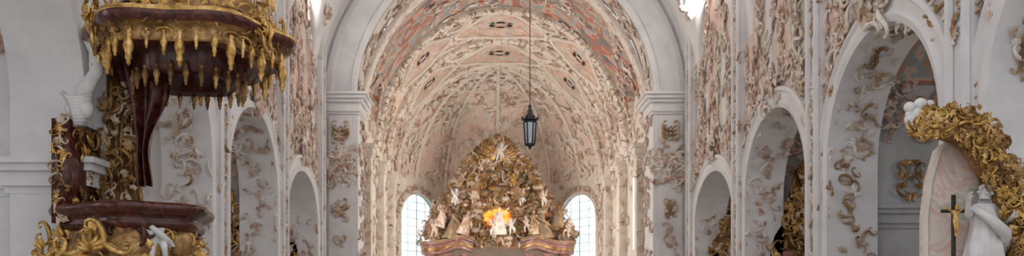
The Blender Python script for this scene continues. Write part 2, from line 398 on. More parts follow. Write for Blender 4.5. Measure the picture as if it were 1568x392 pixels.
for a,b in zip(poly[:-1],poly[1:]):
    p0=np.array((AX+a[0],45+a[1]));p1=np.array((AX+b[0],45+b[1])); d=(p1-p0)/np.linalg.norm(p1-p0); out=np.array((-d[1],d[0]))
    if abs(a[0])<4 and abs(b[0])<4: wall(mb,p0,p1,0,CS,[],.02,out,'plaster_warm')
for s in(-1,1):
    p0=np.array((AX+s*5.4,45.)); p1=np.array((AX+s*3.1,49.5)); L=np.linalg.norm(p1-p0); d=(p1-p0)/L
    out=np.array((d[1],-d[0]))*s*1.0
    if out[0]*s<0: out=-out
    op=(L*.43,1.8,3.0,5.95,1.4)
    wall(mb,p0,p1,0,CS+.6,[op],.5,out,'plaster_warm'); archivolt(mb,p0,p1,op,-out,.22,.1,'plaster_warm',z0=3.0)
    wins.append((p0,d,out,op))
W['ap']=mb.build('wall_apse',smooth=False)
def leaded(name,p0,d,out,op,off=.3):
    mb=MB(); c,h,sill,spr,rise=op
    def P(s,z,o): q=np.array(p0)+np.array(d)*s+np.array(out)*o; return (q[0],q[1],z)
    pts=[P(c-h,sill,off),P(c+h,sill,off)]+[P(c+h*math.cos(math.pi*i/20),spr+rise*math.sin(math.pi*i/20),off) for i in range(21)]
    mb.add(pts,[tuple(range(len(pts)))],'glass')
    for k in range(1,4):
        x=c-h+2*h*k/4; zt=spr+rise*math.sqrt(max(0,1-((x-c)/h)**2)); mb.add(*tube([P(x,sill,off-.03),P(x,zt,off-.03)],.018 if k!=2 else .03,4),'lead')
    z=sill+.3
    while z<spr+rise-.1:
        hh=h if z<spr else h*math.sqrt(max(0,1-((z-spr)/rise)**2)); mb.add(*tube([P(c-hh,z,off-.03),P(c+hh,z,off-.03)],.015,4),'lead'); z+=.45
    mb.add(*tube([P(c-h,sill,off-.03)]+[P(c-h*math.cos(math.pi*i/20),spr+rise*math.sin(math.pi*i/20),off-.03) for i in range(21)]+[P(c+h,sill,off-.03)],.05,5),'lead')
    mb.build(name,smooth=False)
k=1
for w in wins: leaded('window_%d'%k,*w,off=.12); k+=1
for s in(-1,1):
    for op in cops: leaded('window_%d'%k,(AX+s*CR,31),(0,1),(s,0),op,.45); k+=1
mb=MB()
aop=(5.19+8-.0,5.19,0,8.65,5.19)
p0=(AX-13.19,30.0);p1=(AX+13.19,30.0)
wall(mb,p0,p1,0,16,[aop],1.1,(0,1),'plaster','plaster_warm',ns=48)
archivolt(mb,p0,p1,aop,(0,-1),1.15,.12,'plaster',ns=64,jamb=False)
archivolt(mb,p0,p1,aop,(0,-1),.3,.26,'plaster',ns=64,jamb=False)
for s in(-1,1):
    x0,x1=sorted((AX+s*5.12,AX+s*6.3)); 
    mb.add(*box(x0,x1,29.6,31.1,0,8.1),'plaster')
    mb.add(*box(x0+.18,x1-.18,29.52,29.62,.5,7.9),'plaster')
    for (z,h,e) in((8.0,.08,.05),(8.08,.1,.1),(8.18,.22,.06),(8.4,.12,.16),(8.52,.12,.26),(8.64,.08,.34)):
        mb.add(*box(x0-e,x1+e,29.6-e,31.1+e*.3,z,z+h),'plaster')
W['ta']=mb.build('wall_triumphal_arch',smooth=False)
# ------------------------------------------------------------ stucco ornament
def inop(y,z,m=.1):
    for b in bays:
        if abs(y-b)<2.15+m:
            if z<4.3+ (AR[b]+m)*math.sqrt(max(0,1-((y-b)/(2.15+m))**2)): return True
    return False
U=random.uniform
for nm,X,o in(('left',XL,-1),('right',XR,1)):
    mb=MB(); N=(-o,0,0); XX=X-o*.02
    def om(y): return ('orn_gold' if y<19 else 'orn') if random.random()<.6 else 'orn_ch'
    def w(y,z,s,t=None,mat=None,asp=1.2,off=0,rot=None):
        if inop(y,z,.0) or y>29.9 or z>11.5: return
        put(mb,(XX-o*off,y,z),N,s,U(0,6.28) if rot is None else rot,mat or om(y),t,aspect=asp)
    for yc in(12.47,18.0,23.5,28.95):
        for z in np.arange(.8,11.4,.17):
            if yc<13 and (z<5.3 or nm=='left'): continue
            w(yc+U(-.25,.25),z,U(.24,.42),off=.16)
            if z>3.0:
                for q in(-1,1): w(yc+q*(.5+max(0,z-4.3)*.22)+U(-.16,.16),z,U(.22,.42),off=.05)
    for b in bays:
        for i in range(56):
            a=math.pi*i/55; r=2.15+.68+U(-.06,.25); y=b+r*math.cos(a); z=4.3+(AR[b]+.68+U(-.06,.25))*math.sin(a)
            if b<10 and nm=='left': continue
            put(mb,(XX-o*.05,y,z),N,U(.26,.46),U(0,6.28),om(y))
        for i in range(12):
            put(mb,(XX-o*.16,b+U(-.55,.55),4.3+AR[b]+.3+U(-.3,.6)),N,U(.35,.65),U(0,6.28),om(b))
    for c in range(165):
        y=U(14,29.8); z=U(5.4,11.2); th=random.choice((1.57,-1.57))+U(-.6,.6)
        for i in range(9):
            w(y,z,U(.18,.38)); y+=.2*math.cos(th); z+=.2*math.sin(th); th+=U(-.6,.6)
            if not(9<y<29.9 and 5<z<11.4): break
    for c in range(14 if nm=='right' else 2):
        y=U(10,14); z=U(5.6,8.8); th=random.choice((1.57,-1.57))+U(-.6,.6)
        for i in range(7):
            w(y,z,U(.15,.3)); y+=.16*math.cos(th); z+=.16*math.sin(th); th+=U(-.6,.6)
    mb.build('stucco_relief',W['wall_'+nm])
    mb=MB()
    for b in bays:
        yj=b+2.15
        if not (b<10 and nm=='left'):
            for z in np.arange(2.0 if b>10 else 5.0,4.6,.12):
                put(mb,(X+o*U(.1,.8),yj-.02,z),(0,-1,0),U(.18,.36),U(0,6.28),om(b))
            for i in range(50):
                a=U(.0,2.2); put(mb,(X+o*U(.1,.8),b+2.13*math.cos(a),4.3+(AR[b]-.02)*math.sin(a)),(0,-math.cos(a),-math.sin(a)),U(.2,.38),U(0,6),om(b))
        for i in range(60):
            yy=b+2.75-.33; z=5.0+2.2*abs(random.gauss(0,.4))
            if z<7: put(mb,(X+o*U(1.0,3.2),yy,z),(0,-1,0),U(.3,.5),U(0,6),'orn')
        cx=X+o*1.7
        for q in(-1,1):
            for i in range(7): put(mb,(cx+q*.17*abs(math.sin(i*1.1))+q*.05,b+2.4,3.7+i*.12),(0,-1,0),.26,q*i*.8,'gold_dark',0 if i%2 else 5)
    mb.build('chapel_stucco_relief',W['ch'+nm])
mb=MB()
def cv(a,y,off=.03):
    P=np.array((AX-CR*math.cos(a),y,CS+CH*math.sin(a))); N=np.array((math.cos(a)*CH,0,-math.sin(a)*CR)); N/=np.linalg.norm(N)
    for c in(34,38.2,42.4):
        t=abs(y-c)/1.6
        if t<1 and CS+2.6*math.sqrt(1-t*t)>P[2]: return None
    return P+N*off,N
# painted panels in moulded cartouche frames
FR=[]
for yc in(38.2,42.6):
    for ac,hw,hy in((.86,.25,1.45),(1.57,.36,1.6),(math.pi-.86,.25,1.45)): FR.append((ac,yc,hw,hy))
FR+= [(1.20,36.9,.10,.55),(math.pi-1.20,36.9,.10,.55),(1.20,41.2,.10,.6),(math.pi-1.20,41.2,.10,.6)]
def fr_in(a,y):
    return any(((a-q[0])/(q[2]*1.0))**2+((y-q[1])/(q[3]*1.0))**2<1.05 for q in FR)
for (ac,yc,hw,hy) in FR:
    ring=[];n=36
    for i in range(n):
        t=2*math.pi*i/n; k=1+.10*math.cos(4*t)+.05*math.sin(3*t); ring.append((ac+hw*k*math.cos(t),yc+hy*k*math.sin(t)))
    S=lambda a,y,o_:np.array((AX-(CR-o_)*math.cos(a),y,CS+(CH-o_)*math.sin(a)))
    pts=[S(a,y,.08) for a,y in ring]
    mb.add(*tube(pts,.09,6,closed=True),'plaster_warm')
    vs=[S(ac,yc,.05)] ; fs=[]
    for k in (.25,.5,.75,1.0):
        for (a,y) in ring: vs.append(S(ac+(a-ac)*k,yc+(y-yc)*k,.05))
    for i in range(n): fs.append((0,1+i,1+(i+1)%n))
    for L_ in range(3):
        for i in range(n): fs.append((1+L_*n+i,1+L_*n+(i+1)%n,1+(L_+1)*n+(i+1)%n,1+(L_+1)*n+i))
    mb.add(vs,fs,'fresco_panel')
    m_=int(34*hy/1.5)
    for i in range(m_):
        t=2*math.pi*i/m_; a=ac+hw*1.15*math.cos(t); y=yc+hy*1.1*math.sin(t); r=cv(a,y,.06)
        if r is not None and y>31.4: put(mb,r[0],r[1],U(.3,.5),U(0,6),'orn_ch' if i%3 else 'orn',up=(0,1,0))
def pc(a,y,s,t=None,mat='orn_ch'):
    r=cv(a,y)
    if r is None or not 31.3<y<45 or fr_in(a,y): return
    put(mb,r[0],r[1],s,U(0,6.28),mat,t,up=(0,1,0))
for c in range(210):
    a=U(.1,math.pi-.1); y=U(31.3,44.8); th=U(0,6.28)
    if dark(y,CS+CH*math.sin(a)) and random.random()<.75: continue
    for i in range(9):
        pc(a,y,U(.28,.5),mat='orn_ch' if random.random()<.72 else 'orn'); a+=.05*math.cos(th); y+=.27*math.sin(th); th+=U(-.7,.7)
for c in(34,38.2,42.4):
    for sd in(0,1):
        for i in range(30):
            t=-1+2*(i+.5)/30; zz=2.6*math.sqrt(1-t*t); a=math.asin(min(1,zz/CH))+.03
            if sd: a=math.pi-a
            pc(a,c+t*1.62,U(.35,.55),mat='orn')
for yr in(36.1,40.3,44.9):
    for i in range(60):
        a=.05+(math.pi-.1)*i/59; P=np.array((AX-(CR-.2)*math.cos(a),yr-.25,CS+(CH-.2)*math.sin(a)))
        put(mb,P,(math.cos(a)*.5,-1,-math.sin(a)*.5),U(.2,.36),U(0,6.28),('orn','orn_gold','orn_ch')[i%3])
for i in range(420):
    t=U(.05,1.35); k=random.randrange(len(pp)); p=pp[k]
    P=np.array((AX+p[0]*math.cos(t),45+p[1]*math.cos(t),CS+CH*math.sin(t))); C=np.array((AX,45,CS))
    N=C-P; N/=np.linalg.norm(N); put(mb,P+N*.08,N,U(.35,.65),U(0,6.28),'orn_ch' if random.random()<.75 else 'orn')
for k in(5,10,15,20,25):
    p=pp[k]; mb.add(*tube([(AX+p[0]*math.cos(t)*.985,45+p[1]*math.cos(t)*.985,CS+CH*math.sin(t)*.985) for t in np.linspace(0,1.5,24)],.12,6),'plaster_warm')
mb.build('vault_stucco_relief',W['cc'])
for s,nm in((-1,'wall_chancel_left'),(1,'wall_chancel_right')):
    mb=MB()
    for i in range(280):
        y=U(31.3,45); z=U(2,9.5)
        if any(abs(y-c)<.95 and 3.4<z<7.1 for c in(34,38.2,42.4)): continue
        put(mb,(AX+s*(CR-.04),y,z),(-s,0,0),U(.3,.5),U(0,6.28),'orn_ch' if i%3 else 'orn')
    for yc in(32.8,37.0,41.2):
        for i in range(26): put(mb,(AX+s*(CR-.17)+U(-.12,.12),yc-.3,U(2.5,7)),(0,-1,0),U(.2,.35),U(0,6.28),'orn_ch' if i%3 else 'orn')
    mb.build('stucco_relief',W[nm])
mb=MB()
for (p0_,d,out,op) in wins:
    for i in range(30):
        a=math.pi*i/29; q=p0_+d*(op[0]+(op[1]+.3)*math.cos(a))-out*.1
        put(mb,(q[0],q[1],op[3]+(op[4]+.3)*math.sin(a)),(-out[0],-out[1],0),U(.3,.5),U(0,6.28),'orn')
    for i in range(30):
        ss=random.choice((U(0,.3),U(4.1,5))); q=p0_+d*ss-out*.05
        put(mb,(q[0],q[1],U(2,7.6)),(-out[0],-out[1],0),U(.3,.5),U(0,6.28),'orn_ch')
mb.build('stucco_relief',W['ap'])
mb=MB()
for i in range(150):
    a=math.pi*random.random(); y=30.1+random.random()*.95
    put(mb,(AX-5.17*math.cos(a),y,8.65+5.17*math.sin(a)),(math.cos(a),0,-math.sin(a)),U(.35,.55),U(0,6.28),'orn_ch' if random.random()<.5 else 'orn')
for s in(-1,1):
    xc=AX+s*5.71
    for z in(7.55,7.4,7.25): 
        for q in(-1,1): put(mb,(xc+q*.13,29.5,z),(0,-1,0),.42,q*.8,'orn_gold',0)
    for i in range(75): put(mb,(xc+U(-.55,.55),29.5,6.2+random.gauss(0,.38)),(0,-1,0),U(.25,.45),U(0,6.28),'orn_ch' if i%2 else 'orn')
    for i in range(10): put(mb,(xc+U(-.2,.2),29.5,U(2,5)),(0,-1,0),U(.25,.4),U(0,6.28),'orn')
    for z in(4.9,4.7,4.5,3.6):
        for q in(-1,1): put(mb,(xc+q*.1,29.5,z),(0,-1,0),.35,q*.8,'orn_gold')
    for i in range(60): put(mb,(AX+s*5.1,U(29.7,31.1),U(1,8)),(-s,0,0),U(.3,.5),U(0,6.28),'orn')
mb.build('stucco_relief',W['ta'])
mb=MB()
for i in range(300):
    a=random.choice((U(.35,1.2),math.pi-U(.35,1.2))); y=U(13,28.6)
    zb=8.65+6.4*math.sin(a); 
    if any(abs(y-c)<1.9 and 8.65+2.7*math.sqrt(1-((y-c)/1.9)**2)>zb for c in bays): continue
    put(mb,(AX-6.36*math.cos(a),y,zb-.03),(math.cos(a),0,-math.sin(a)),U(.3,.6),U(0,6.28),'orn')
mb.build('vault_stucco_relief',W['cn'])
# ------------------------------------------------------------ pulpit
pul=empty('pulpit')
PC=(-4.93,12.0); rot=math.radians(35); BS=.86; BZ=-.06
md=lambda a,z:1+.05*math.cos(6*a)
mb=MB()
prof=[(.02,1.2),(.2,1.25),(.45,1.5),(.75,1.8),(.98,2.05),(1.05,2.3),(1.0,2.52),(.98,2.6)]
mb.add(*lathe([(r*BS,z+BZ) for r,z in prof],64,(PC[0],PC[1],0),.98,1.3,md,rot),'gold_dark')
prof=[(.98,2.56),(1.05,2.6),(1.07,2.66),(1.03,2.69),(1.08,2.74),(1.18,2.78),(1.21,2.84),(1.18,2.89),(1.1,2.91),(1.02,2.91),(1.0,2.6)]
mb.add(*lathe([(r*BS,z+BZ) for r,z in prof],72,(PC[0],PC[1],0),1.0,1.35,md,rot),'red')
mb.build('basket',pul)
mb=MB()
for i in range(190):
    a=U(0,6.28); z=U(1.7,2.5); r=(.75 if z<1.95 else 1.0)*md(a,0)*BS
    x=r*.98*math.cos(a);y=r*1.3*math.sin(a); X=PC[0]+x*math.cos(rot)-y*math.sin(rot);Y=PC[1]+x*math.sin(rot)+y*math.cos(rot)
    put(mb,(X,Y,z),(X-PC[0],Y-PC[1],-.1),U(.18,.36),U(0,6.28),random.choice(('gold','gold','gold_dark','red')))
for (dx,z,s,r,t) in((-.22,2.3,.5,.3,0),(.05,2.42,.42,1.8,0),(.0,2.2,.55,0,7),(.25,2.25,.45,-.6,2),(-.4,2.15,.4,.9,2),(0,2.52,.28,0,5),(-.1,2.0,.5,3.1,0)):
    put(mb,(-5.0+dx,10.86,z),(0,-1,0),s,r,'gold',t)
for i in range(30): put(mb,(-5.78+U(-.22,.2),11.4,2.25+U(-.5,.3)),(0,-1,0),U(.18,.32),U(0,6.28),'gold')
for i in range(18): put(mb,(-3.98+U(-.16,.14),11.7,2.25+U(-.4,.2)),(.4,-1,0),U(.16,.28),U(0,6.28),'gold')
mb.build('gilt_cartouches',pul)
mb=MB()
v=[];f=[]
for i in range(31):
    t=i/30
    for j in range(19):
        z=2.6+2.4*j/18; v.append((-5.55+.62*t+.05*math.sin(z*3),12.3+.07*math.sin(t*20+z*1.5),z))
for i in range(30):
    for j in range(18): f.append((i*19+j,(i+1)*19+j,(i+1)*19+j+1,i*19+j+1))
mb.add(v,f,'gold_dark')
mb.add(*box(-5.72,-5.5,11.25,12.2,2.6,3.98),'red'); 
for z in np.arange(2.65,4.0,.06): put(mb,(-5.6+U(-.07,.07),11.23,z),(0,-1,0),U(.14,.22),U(0,6),random.choice(('gold','orn_gold','gold_dark')))
for i in range(26): put(mb,(-5.48,U(11.3,12.1),U(2.8,3.95)),(1,0,0),U(.14,.25),U(0,6),random.choice(('gold','gold_dark')))
for i in range(55): put(mb,(-5.3+U(-.2,.3),12.15,U(2.8,4.6)),(0,-1,0),U(.14,.3),U(0,6),random.choice(('gold_dark','orn_gold')))
v=[];f=[]
for i in range(25):
    t=i/24
    for j in range(21):
        s=j/20; z=4.95-1.75*s; x0=-5.3+.35*min(1,s*1.6); x1=-4.55-.22*s**2+.1*math.sin(s*7)
        v.append((x0+(x1-x0)*t,12.05+.09*math.sin(t*15+s*3)+.1*s,z))
for i in range(24):
    for j in range(20): f.append((i*21+j,(i+1)*21+j,(i+1)*21+j+1,i*21+j+1))
mb.add(v,f,'red')
mb.build('back_panel',pul)
CC=(-4.12,11.95); cr=math.radians(12); cmd=lambda a,z:1+.06*math.cos(6*a+.6)
mb=MB(); sxx,syy=.97,.97; DZ=-.02
prof=[(.01,5.05),(.4,5.02),(.75,4.97),(1.0,4.9),(1.14,4.86),(1.2,4.9)]
mb.add(*lathe(prof,72,(CC[0],CC[1],DZ),sxx,syy,cmd,cr),'red')
prof=[(1.2,4.9),(1.24,4.95),(1.2,5.02),(1.26,5.08),(1.34,5.12)]
mb.add(*lathe(prof,72,(CC[0],CC[1],DZ),sxx,syy,cmd,cr),'gold_dark')
prof=[(1.34,5.12),(1.40,5.18),(1.405,5.24)]
mb.add(*lathe(prof,72,(CC[0],CC[1],DZ),sxx,syy,cmd,cr),'red')
prof=[(1.405,5.24),(1.42,5.27),(1.34,5.32),(1.2,5.36)]
mb.add(*lathe(prof,72,(CC[0],CC[1],DZ),sxx,syy,cmd,cr),'gold')
prof=[(1.2,5.36),(.95,5.6),(.7,5.9),(.5,6.4),(.3,6.9),(.02,7.1)]
mb.add(*lathe(prof,60,(CC[0],CC[1],DZ),sxx,syy,lambda a,z:1+.12*math.cos(6*a),cr),'gold_dark')
prof=[(.42,5.0),(.5,4.72),(.62,4.64),(.66,4.7),(.7,5.0)]
mb.add(*lathe(prof,48,(CC[0]-.1,CC[1]+.25,0),1.1,1.1,cmd,cr),'red')
mb.build('sounding_board',pul)
mb=MB()
def tassel(c,L,mat):
    pr=[(.005,0),(.025,0),(.03,-.1),(.06,-.16),(.035,-.22),(.055,-.3),(.085,-.5),(.07,-.6),(.045,-.7),(.055,-.8),(.03,-.88),(.035,-.94),(.004,-1)]
    mb.add(*lathe([(r*L*1.6,z*L) for r,z in pr],9,c),mat)
n=36
for i in range(n):
    a=2*math.pi*i/n; r=1.22*cmd(a,0)*sxx; X=CC[0]+r*math.cos(a+cr);Y=CC[1]+r*math.sin(a+cr)
    L=.52 if i%3==0 else (.3 if i%3==1 else .38); tassel((X,Y,5.06),L,'gold')
    nn=(math.cos(a+cr),math.sin(a+cr),0); put(mb,(X,Y,4.98),nn,.24,random.choice((0,3.14)),random.choice(('gold','gold_dark')),random.choice((0,5,7)))
    put(mb,(X+nn[0]*.08,Y+nn[1]*.08,5.12),nn,.18,U(0,6),'gold_dark')
    if i%2: put(mb,(X+nn[0]*.14,Y+nn[1]*.14,5.2),nn,.16,U(0,6),'gold')
    put(mb,(X+nn[0]*.0,Y+nn[1]*.0,5.4),nn,.26,U(0,6),'gold')
for i in range(24):
    a=2*math.pi*i/24; r=.76; tassel((CC[0]-.1+r*math.cos(a),CC[1]+.25+r*math.sin(a),4.8),.34,'gold_dark')
for a in(-.45,-2.5):
    X=CC[0]+1.3*math.cos(a);Y=CC[1]+1.3*math.sin(a)
    for k in range(12): put(mb,(X+U(-.1,.1),Y,5.05+.06*k),(math.cos(a),math.sin(a),0),.3,U(0,6),'gold')
mb.build('gilt_tassels',pul)
mb=MB()
pts=[(-5.55,11.75,5.6),(-5.42,11.7,5.3),(-5.32,11.7,5.0),(-5.34,11.7,4.7),(-5.5,11.7,4.45),(-5.55,11.7,4.2),(-5.6,11.7,3.98)]
mb.add(*tube(pts,[.15,.16,.13,.1,.12,.1,.08],9,.7),'marble_white')
for i in range(9):
    mb.add(*tube([(-5.66+.03*i,11.42,4.36-.045*i),(-5.48+.01*i,11.26,4.22-.04*i),(-5.27-.01*i,11.42,4.33-.05*i)],[.03,.055,.03],6),'marble_white')
mb.add(*ball((-5.45,11.45,4.15),.19,10,1,.8,1),'marble_white')
fig(mb,PUT1,(-4.28,11.15,1.93),.85,.3)
fig(mb,PUT2,(-3.6,11.3,5.3),.8,.2)
mb.build('stucco_putti',pul)
# ------------------------------------------------------------ hanging lantern
lan=empty('hanging_lantern'); lx,ly=.7,13.4
mb=MB(); mb.add(*tube([(lx,ly,4.6),(lx,ly,15.0)],.006,5),'iron'); mb.build('suspension_cord',lan)
mb=MB()
for (r,z,h) in((.075,4.0,.035),(.10,4.36,.03),(.13,4.40,.02)): mb.add(*lathe([(.01,z),(r,z),(r,z+h),(.01,z+h)],6,(lx,ly,0)),'iron')
for i in range(6):
    a=math.pi/3*i; mb.add(*tube([(lx+.072*math.cos(a),ly+.072*math.sin(a),4.02),(lx+.1*math.cos(a),ly+.1*math.sin(a),4.37)],.011,5),'iron')
    mb.add(*ball((lx+.12*math.cos(a),ly+.12*math.sin(a),4.44),.018,6),'iron')
mb.add(*lathe([(.11,4.41),(.085,4.46),(.05,4.5),(.045,4.56),(.02,4.58),(.03,4.62),(.005,4.66)],12,(lx,ly,0)),'iron')
mb.add(*lathe([(.04,4.0),(.02,3.97),(.005,3.94)],10,(lx,ly,0)),'iron'); mb.build('frame',lan)
mb=MB(); mb.add(*lathe([(.062,4.03),(.092,4.37)],6,(lx,ly,0)),'lampglass'); mb.build('glass',lan)
# crystal chandelier, upper right
mb=MB(); c=np.array((5.8,24,9.95))
mb.add(*tube([c+(0,0,.2),c+(0,0,4.2)],.015,5),'gold_dark'); mb.add(*lathe([(.01,-.5),(.12,-.35),(.05,-.2),(.1,0),(.03,.2),(.01,.3)],12,tuple(c)),'crystal')
for i in range(8):
    a=math.pi/4*i; d=np.array((math.cos(a),math.sin(a),0)); mb.add(*tube([c,c+d*.2+(0,0,-.12),c+d*.32+(0,0,.0)],.015,5),'crystal')
    for k in range(4): mb.add(*ball(tuple(c+d*(.1+.07*k)+(0,0,-.22+.03*k)),.03,5,1,1,1.6),'crystal')
    mb.add(*lathe([(.03,0),(.03,.1),(.02,.1)],6,tuple(c+d*.32)),'marble_white'); mb.add(*ball(tuple(c+d*.32+(0,0,.14)),.035,6,1,1,1.6),'bulb')
mb.build('chandelier')
# ------------------------------------------------------------ high altar
alt=empty('high_altar'); ay=46.2; ax=.66
mb=MB()
mb.add(*box(ax-4.4,ax+4.4,45.9,47.6,0,1.2),'pinkmarble')
for s in(-1,1):
    for (dx,dy) in((1.75,0),(2.7,-.4),(3.6,-.2)):
        mb.add(*lathe([(.38,1.2),(.38,1.4),(.28,1.5),(.27,2.5),(.24,3.6),(.3,3.7),(.36,3.95),(.36,4.0)],20,(ax+s*dx,ay+dy,0)),'pinkmarble')
    for (z0,z1,e,mt) in((3.98,4.15,0,'pinkmarble'),(4.15,4.3,.06,'gold_dark'),(4.3,4.48,.1,'pinkmarble'),(4.48,4.58,.25,'pinkmarble'),(4.58,4.66,.32,'bronze')):
        v=[];f=[];n=24
        for i in range(n+1):
            t=i/n; x=ax+s*(1.35-e*.4+(2.75+e*.6)*t); yf=ay-.35-e-.45*math.sin(t*math.pi)-.12*math.sin(t*3*math.pi); zz=.30*math.exp(-((t-.25)/.25)**2)
            v+=[(x,yf,z0+zz),(x,yf,z1+zz),(x,ay+.7,z1+zz),(x,ay+.7,z0+zz)]
        for i in range(n):
            for j in range(4): a=i*4+j;b=i*4+(j+1)%4; f.append((a,b,b+4,a+4))
        f+=[(0,1,2,3),(n*4,n*4+3,n*4+2,n*4+1)]
        mb.add(v,f,mt)
mb.build('columns_and_entablature',alt,smooth=False)
mb=MB()
ZW=[4.3,5.2,5.9,6.5,7.1,7.7,8.3,9.2,9.8,10.15,10.35]; WW=[3.95,3.9,3.6,3.25,2.75,2.25,2.0,1.5,.95,.4,.05]
prof_w=lambda z: float(np.interp(z,ZW,WW))
OZ,OX,OR=5.95,.8,.5
v=[];f=[];nz,nw=70,60
for j in range(nz+1):
    z=4.3+6.0*j/nz; w_=prof_w(z)*.93
    for i in range(nw+1):
        t=-1+2*i/nw; x=ax+t*w_; dep=.55*math.sqrt(max(0,1-t*t))
        dep+=.14*math.sin(x*5+z*3)*math.sin(z*6-x*2)
        v.append((x,ay+.3-dep,z))
for j in range(nz):
    for i in range(nw):
        a=j*(nw+1)+i; c=(np.array(v[a])+np.array(v[a+nw+2]))/2
        if ((c[0]-ax)/OX)**2+((c[2]-OZ)/OR)**2<1: continue
        f.append((a,a+1,a+nw+2,a+nw+1))
mb.add(v,f,'bronze'); mb.build('gilded_attic',alt)
mb=MB()
pts=[(ax+OX*1.1*math.cos(t),ay-.1,OZ+OR*1.15*math.sin(t)) for t in np.linspace(0,2*math.pi,33)]
mb.add(pts,[tuple(range(33))],'amber'); mb.build('amber_window',alt)
mb=MB()
mb.add(*tube([(ax+OX*1.08*math.cos(t),ay-.35,OZ+OR*1.12*math.sin(t)) for t in np.linspace(0,2*math.pi,32)[:-1]],.08,6,closed=True),'gold_dark')
for i in range(40):
    t=2*math.pi*i/40; r0=.9; r1=1.6+.5*(i%3==0); mb.add(*tube([(ax+r0*math.cos(t),ay-.35,OZ+.7*r0*math.sin(t)),(ax+r1*math.cos(t),ay-.42,OZ+.8*r1*math.sin(t))],[.05,.012],4),'gold')
for i in range(18):
    t=.1+(math.pi-.2)*i/17; mb.add(*tube([(ax+.2*math.cos(t),ay-.35,9.0+.2*math.sin(t)),(ax+1.3*math.cos(t),ay-.35,9.0+1.4*math.sin(t))],[.07,.012],4),'gold')
for i in range(1100):
    z=4.5+5.75*random.random()**1.15; w_=prof_w(z)*1.0; t=U(-1,1)
    if random.random()<.35: t=math.copysign(U(.85,1.1),t)
    x=ax+t*w_
    if ((x-ax)/(OX+.1))**2+((z-OZ)/(OR+.1))**2<1: continue
    dep=.6*math.sqrt(max(0,1-min(1,t*t)))
    m_=random.choice(('gold_dark','gold_dark','orn_gold','orn','bronze','bronze','bronze','pinkmarble')) if z<7.5 else random.choice(('gold_dark','gold_dark','orn_gold','orn','bronze'))
    put(mb,(x,ay+.25-dep,z),(t*.6,-1,0),U(.26,.58),U(0,6.28),m_)
mb.build('gilt_rocaille',alt)
mb=MB()
for i in range(90):
    t=U(-1,1); z=U(4.8,7.6); x=ax+t*prof_w(z)*1.0
    if abs(x-ax)<1.0 and 5.3<z<6.6: continue
    mb.add(*ball((x,ay-.4,z),U(.12,.26),7,1.3,.8,.7),random.choice(('orn','orn_gold','bronze','bronze','gold_dark')))
fs=[(PUT1,0,8.85,.95,0,'marble_white'),(PUT2,-.3,4.75,1.1,.1,'marble_white'),(SAINT2,0.08,5.0,1.45,0,'orn_ch'),(PUT2,-1.25,6.5,.8,.3,'orn'),(PUT1,1.3,6.5,.85,-.3,'marble_white'),(PUT1,-1.5,5.1,.95,.4,'orn_gold'),
    (SAINT1,-2.5,4.75,1.7,.3,'bronze'),(SAINT2,2.55,4.75,1.7,-.3,'bronze'),(PUT2,1.6,5.0,.95,-.2,'orn'),(PUT1,-3.5,4.7,1.1,.4,'orn'),(PUT2,3.6,4.7,1.1,-.4,'orn'),(PUT1,-.8,7.3,.8,.2,'gold_dark'),
    (PUT2,.8,7.4,.8,-.2,'gold'),(PUT2,-2.4,6.5,.9,.2,'marble_white'),(PUT1,2.5,6.4,.9,-.2,'orn_ch'),(SAINT1,-1.2,6.9,1.0,.2,'orn_gold'),(SAINT2,1.2,6.9,1.0,-.2,'bronze'),
    (SAINT1,-3.1,5.4,1.2,.2,'orn'),(SAINT2,3.15,5.4,1.2,-.2,'bronze'),(PUT1,.75,4.9,.9,.2,'marble_white'),(SAINT2,-1.9,5.0,1.3,.2,'orn'),(SAINT1,1.95,5.0,1.3,-.2,'orn_gold')]
for i,(T,dx,z,h,rz,m_) in enumerate(fs):
    fig(mb,T,(ax+dx,ay-.85,z),h,rz,m_,U(-.3,.3) if i!=2 else 0)
mb.build('carved_figures',alt)
# ------------------------------------------------------------ gilded chapel altars (seen through the arches)
def side_altar(X,y,w,h):
    e=empty('side_altar'); mb=MB()
    mb.add(*box(X-w*.5,X+w*.5,y-.5,y+.15,0,1.1),'pinkmarble')
    for q in(-1,1): mb.add(*lathe([(.14,1.1),(.1,1.2),(.09,2.6),(.13,2.75),(.13,2.85)],12,(X+q*w*.36,y-.15,0)),'pinkmarble')
    mb.build('table_and_columns',e,smooth=False); mb=MB()
    out=[(-.5,1.1),(-.5,2.9),(-.46,3.3),(-.38,3.65),(-.26,h-.5),(-.14,h-.1),(0,h),(.14,h-.1),(.26,h-.5),(.38,3.65),(.46,3.3),(.5,2.9),(.5,1.1)]
    v=[(X+a*w,y,z) for a,z in out]+[(X+a*w,y+.12,z) for a,z in out]; k=len(out)
    mb.add(v,[tuple(range(k))]+[(i,(i+1)%k,(i+1)%k+k,i+k) for i in range(k)],'gold_dark')
    for i in range(280):
        z=U(1.3,h); ww=np.interp(z,[1.1,2.9,3.3,3.65,h-.5,h],[.5,.5,.46,.38,.26,.08])*w*1.05; put(mb,(X+U(-1,1)*ww,y-.05,z),(0,-1,0),U(.2,.45),U(0,6.28),random.choice(('gold','gold_dark','gold_dark','orn_gold')))
    fig(mb,SAINT1,(X,y-.35,1.3),1.3,0,'gold'); fig(mb,PUT1,(X,y-.2,h-.7),.55,0,'gold_dark')
    mb.build('gilded_retable',e)
side_altar(-7.45,23.0,2.2,5.1); side_altar(9.1,22.9,2.9,5.6)
side_altar(-7.1,28.4,1.8,4.3); side_altar(8.6,28.4,2.2,4.9)
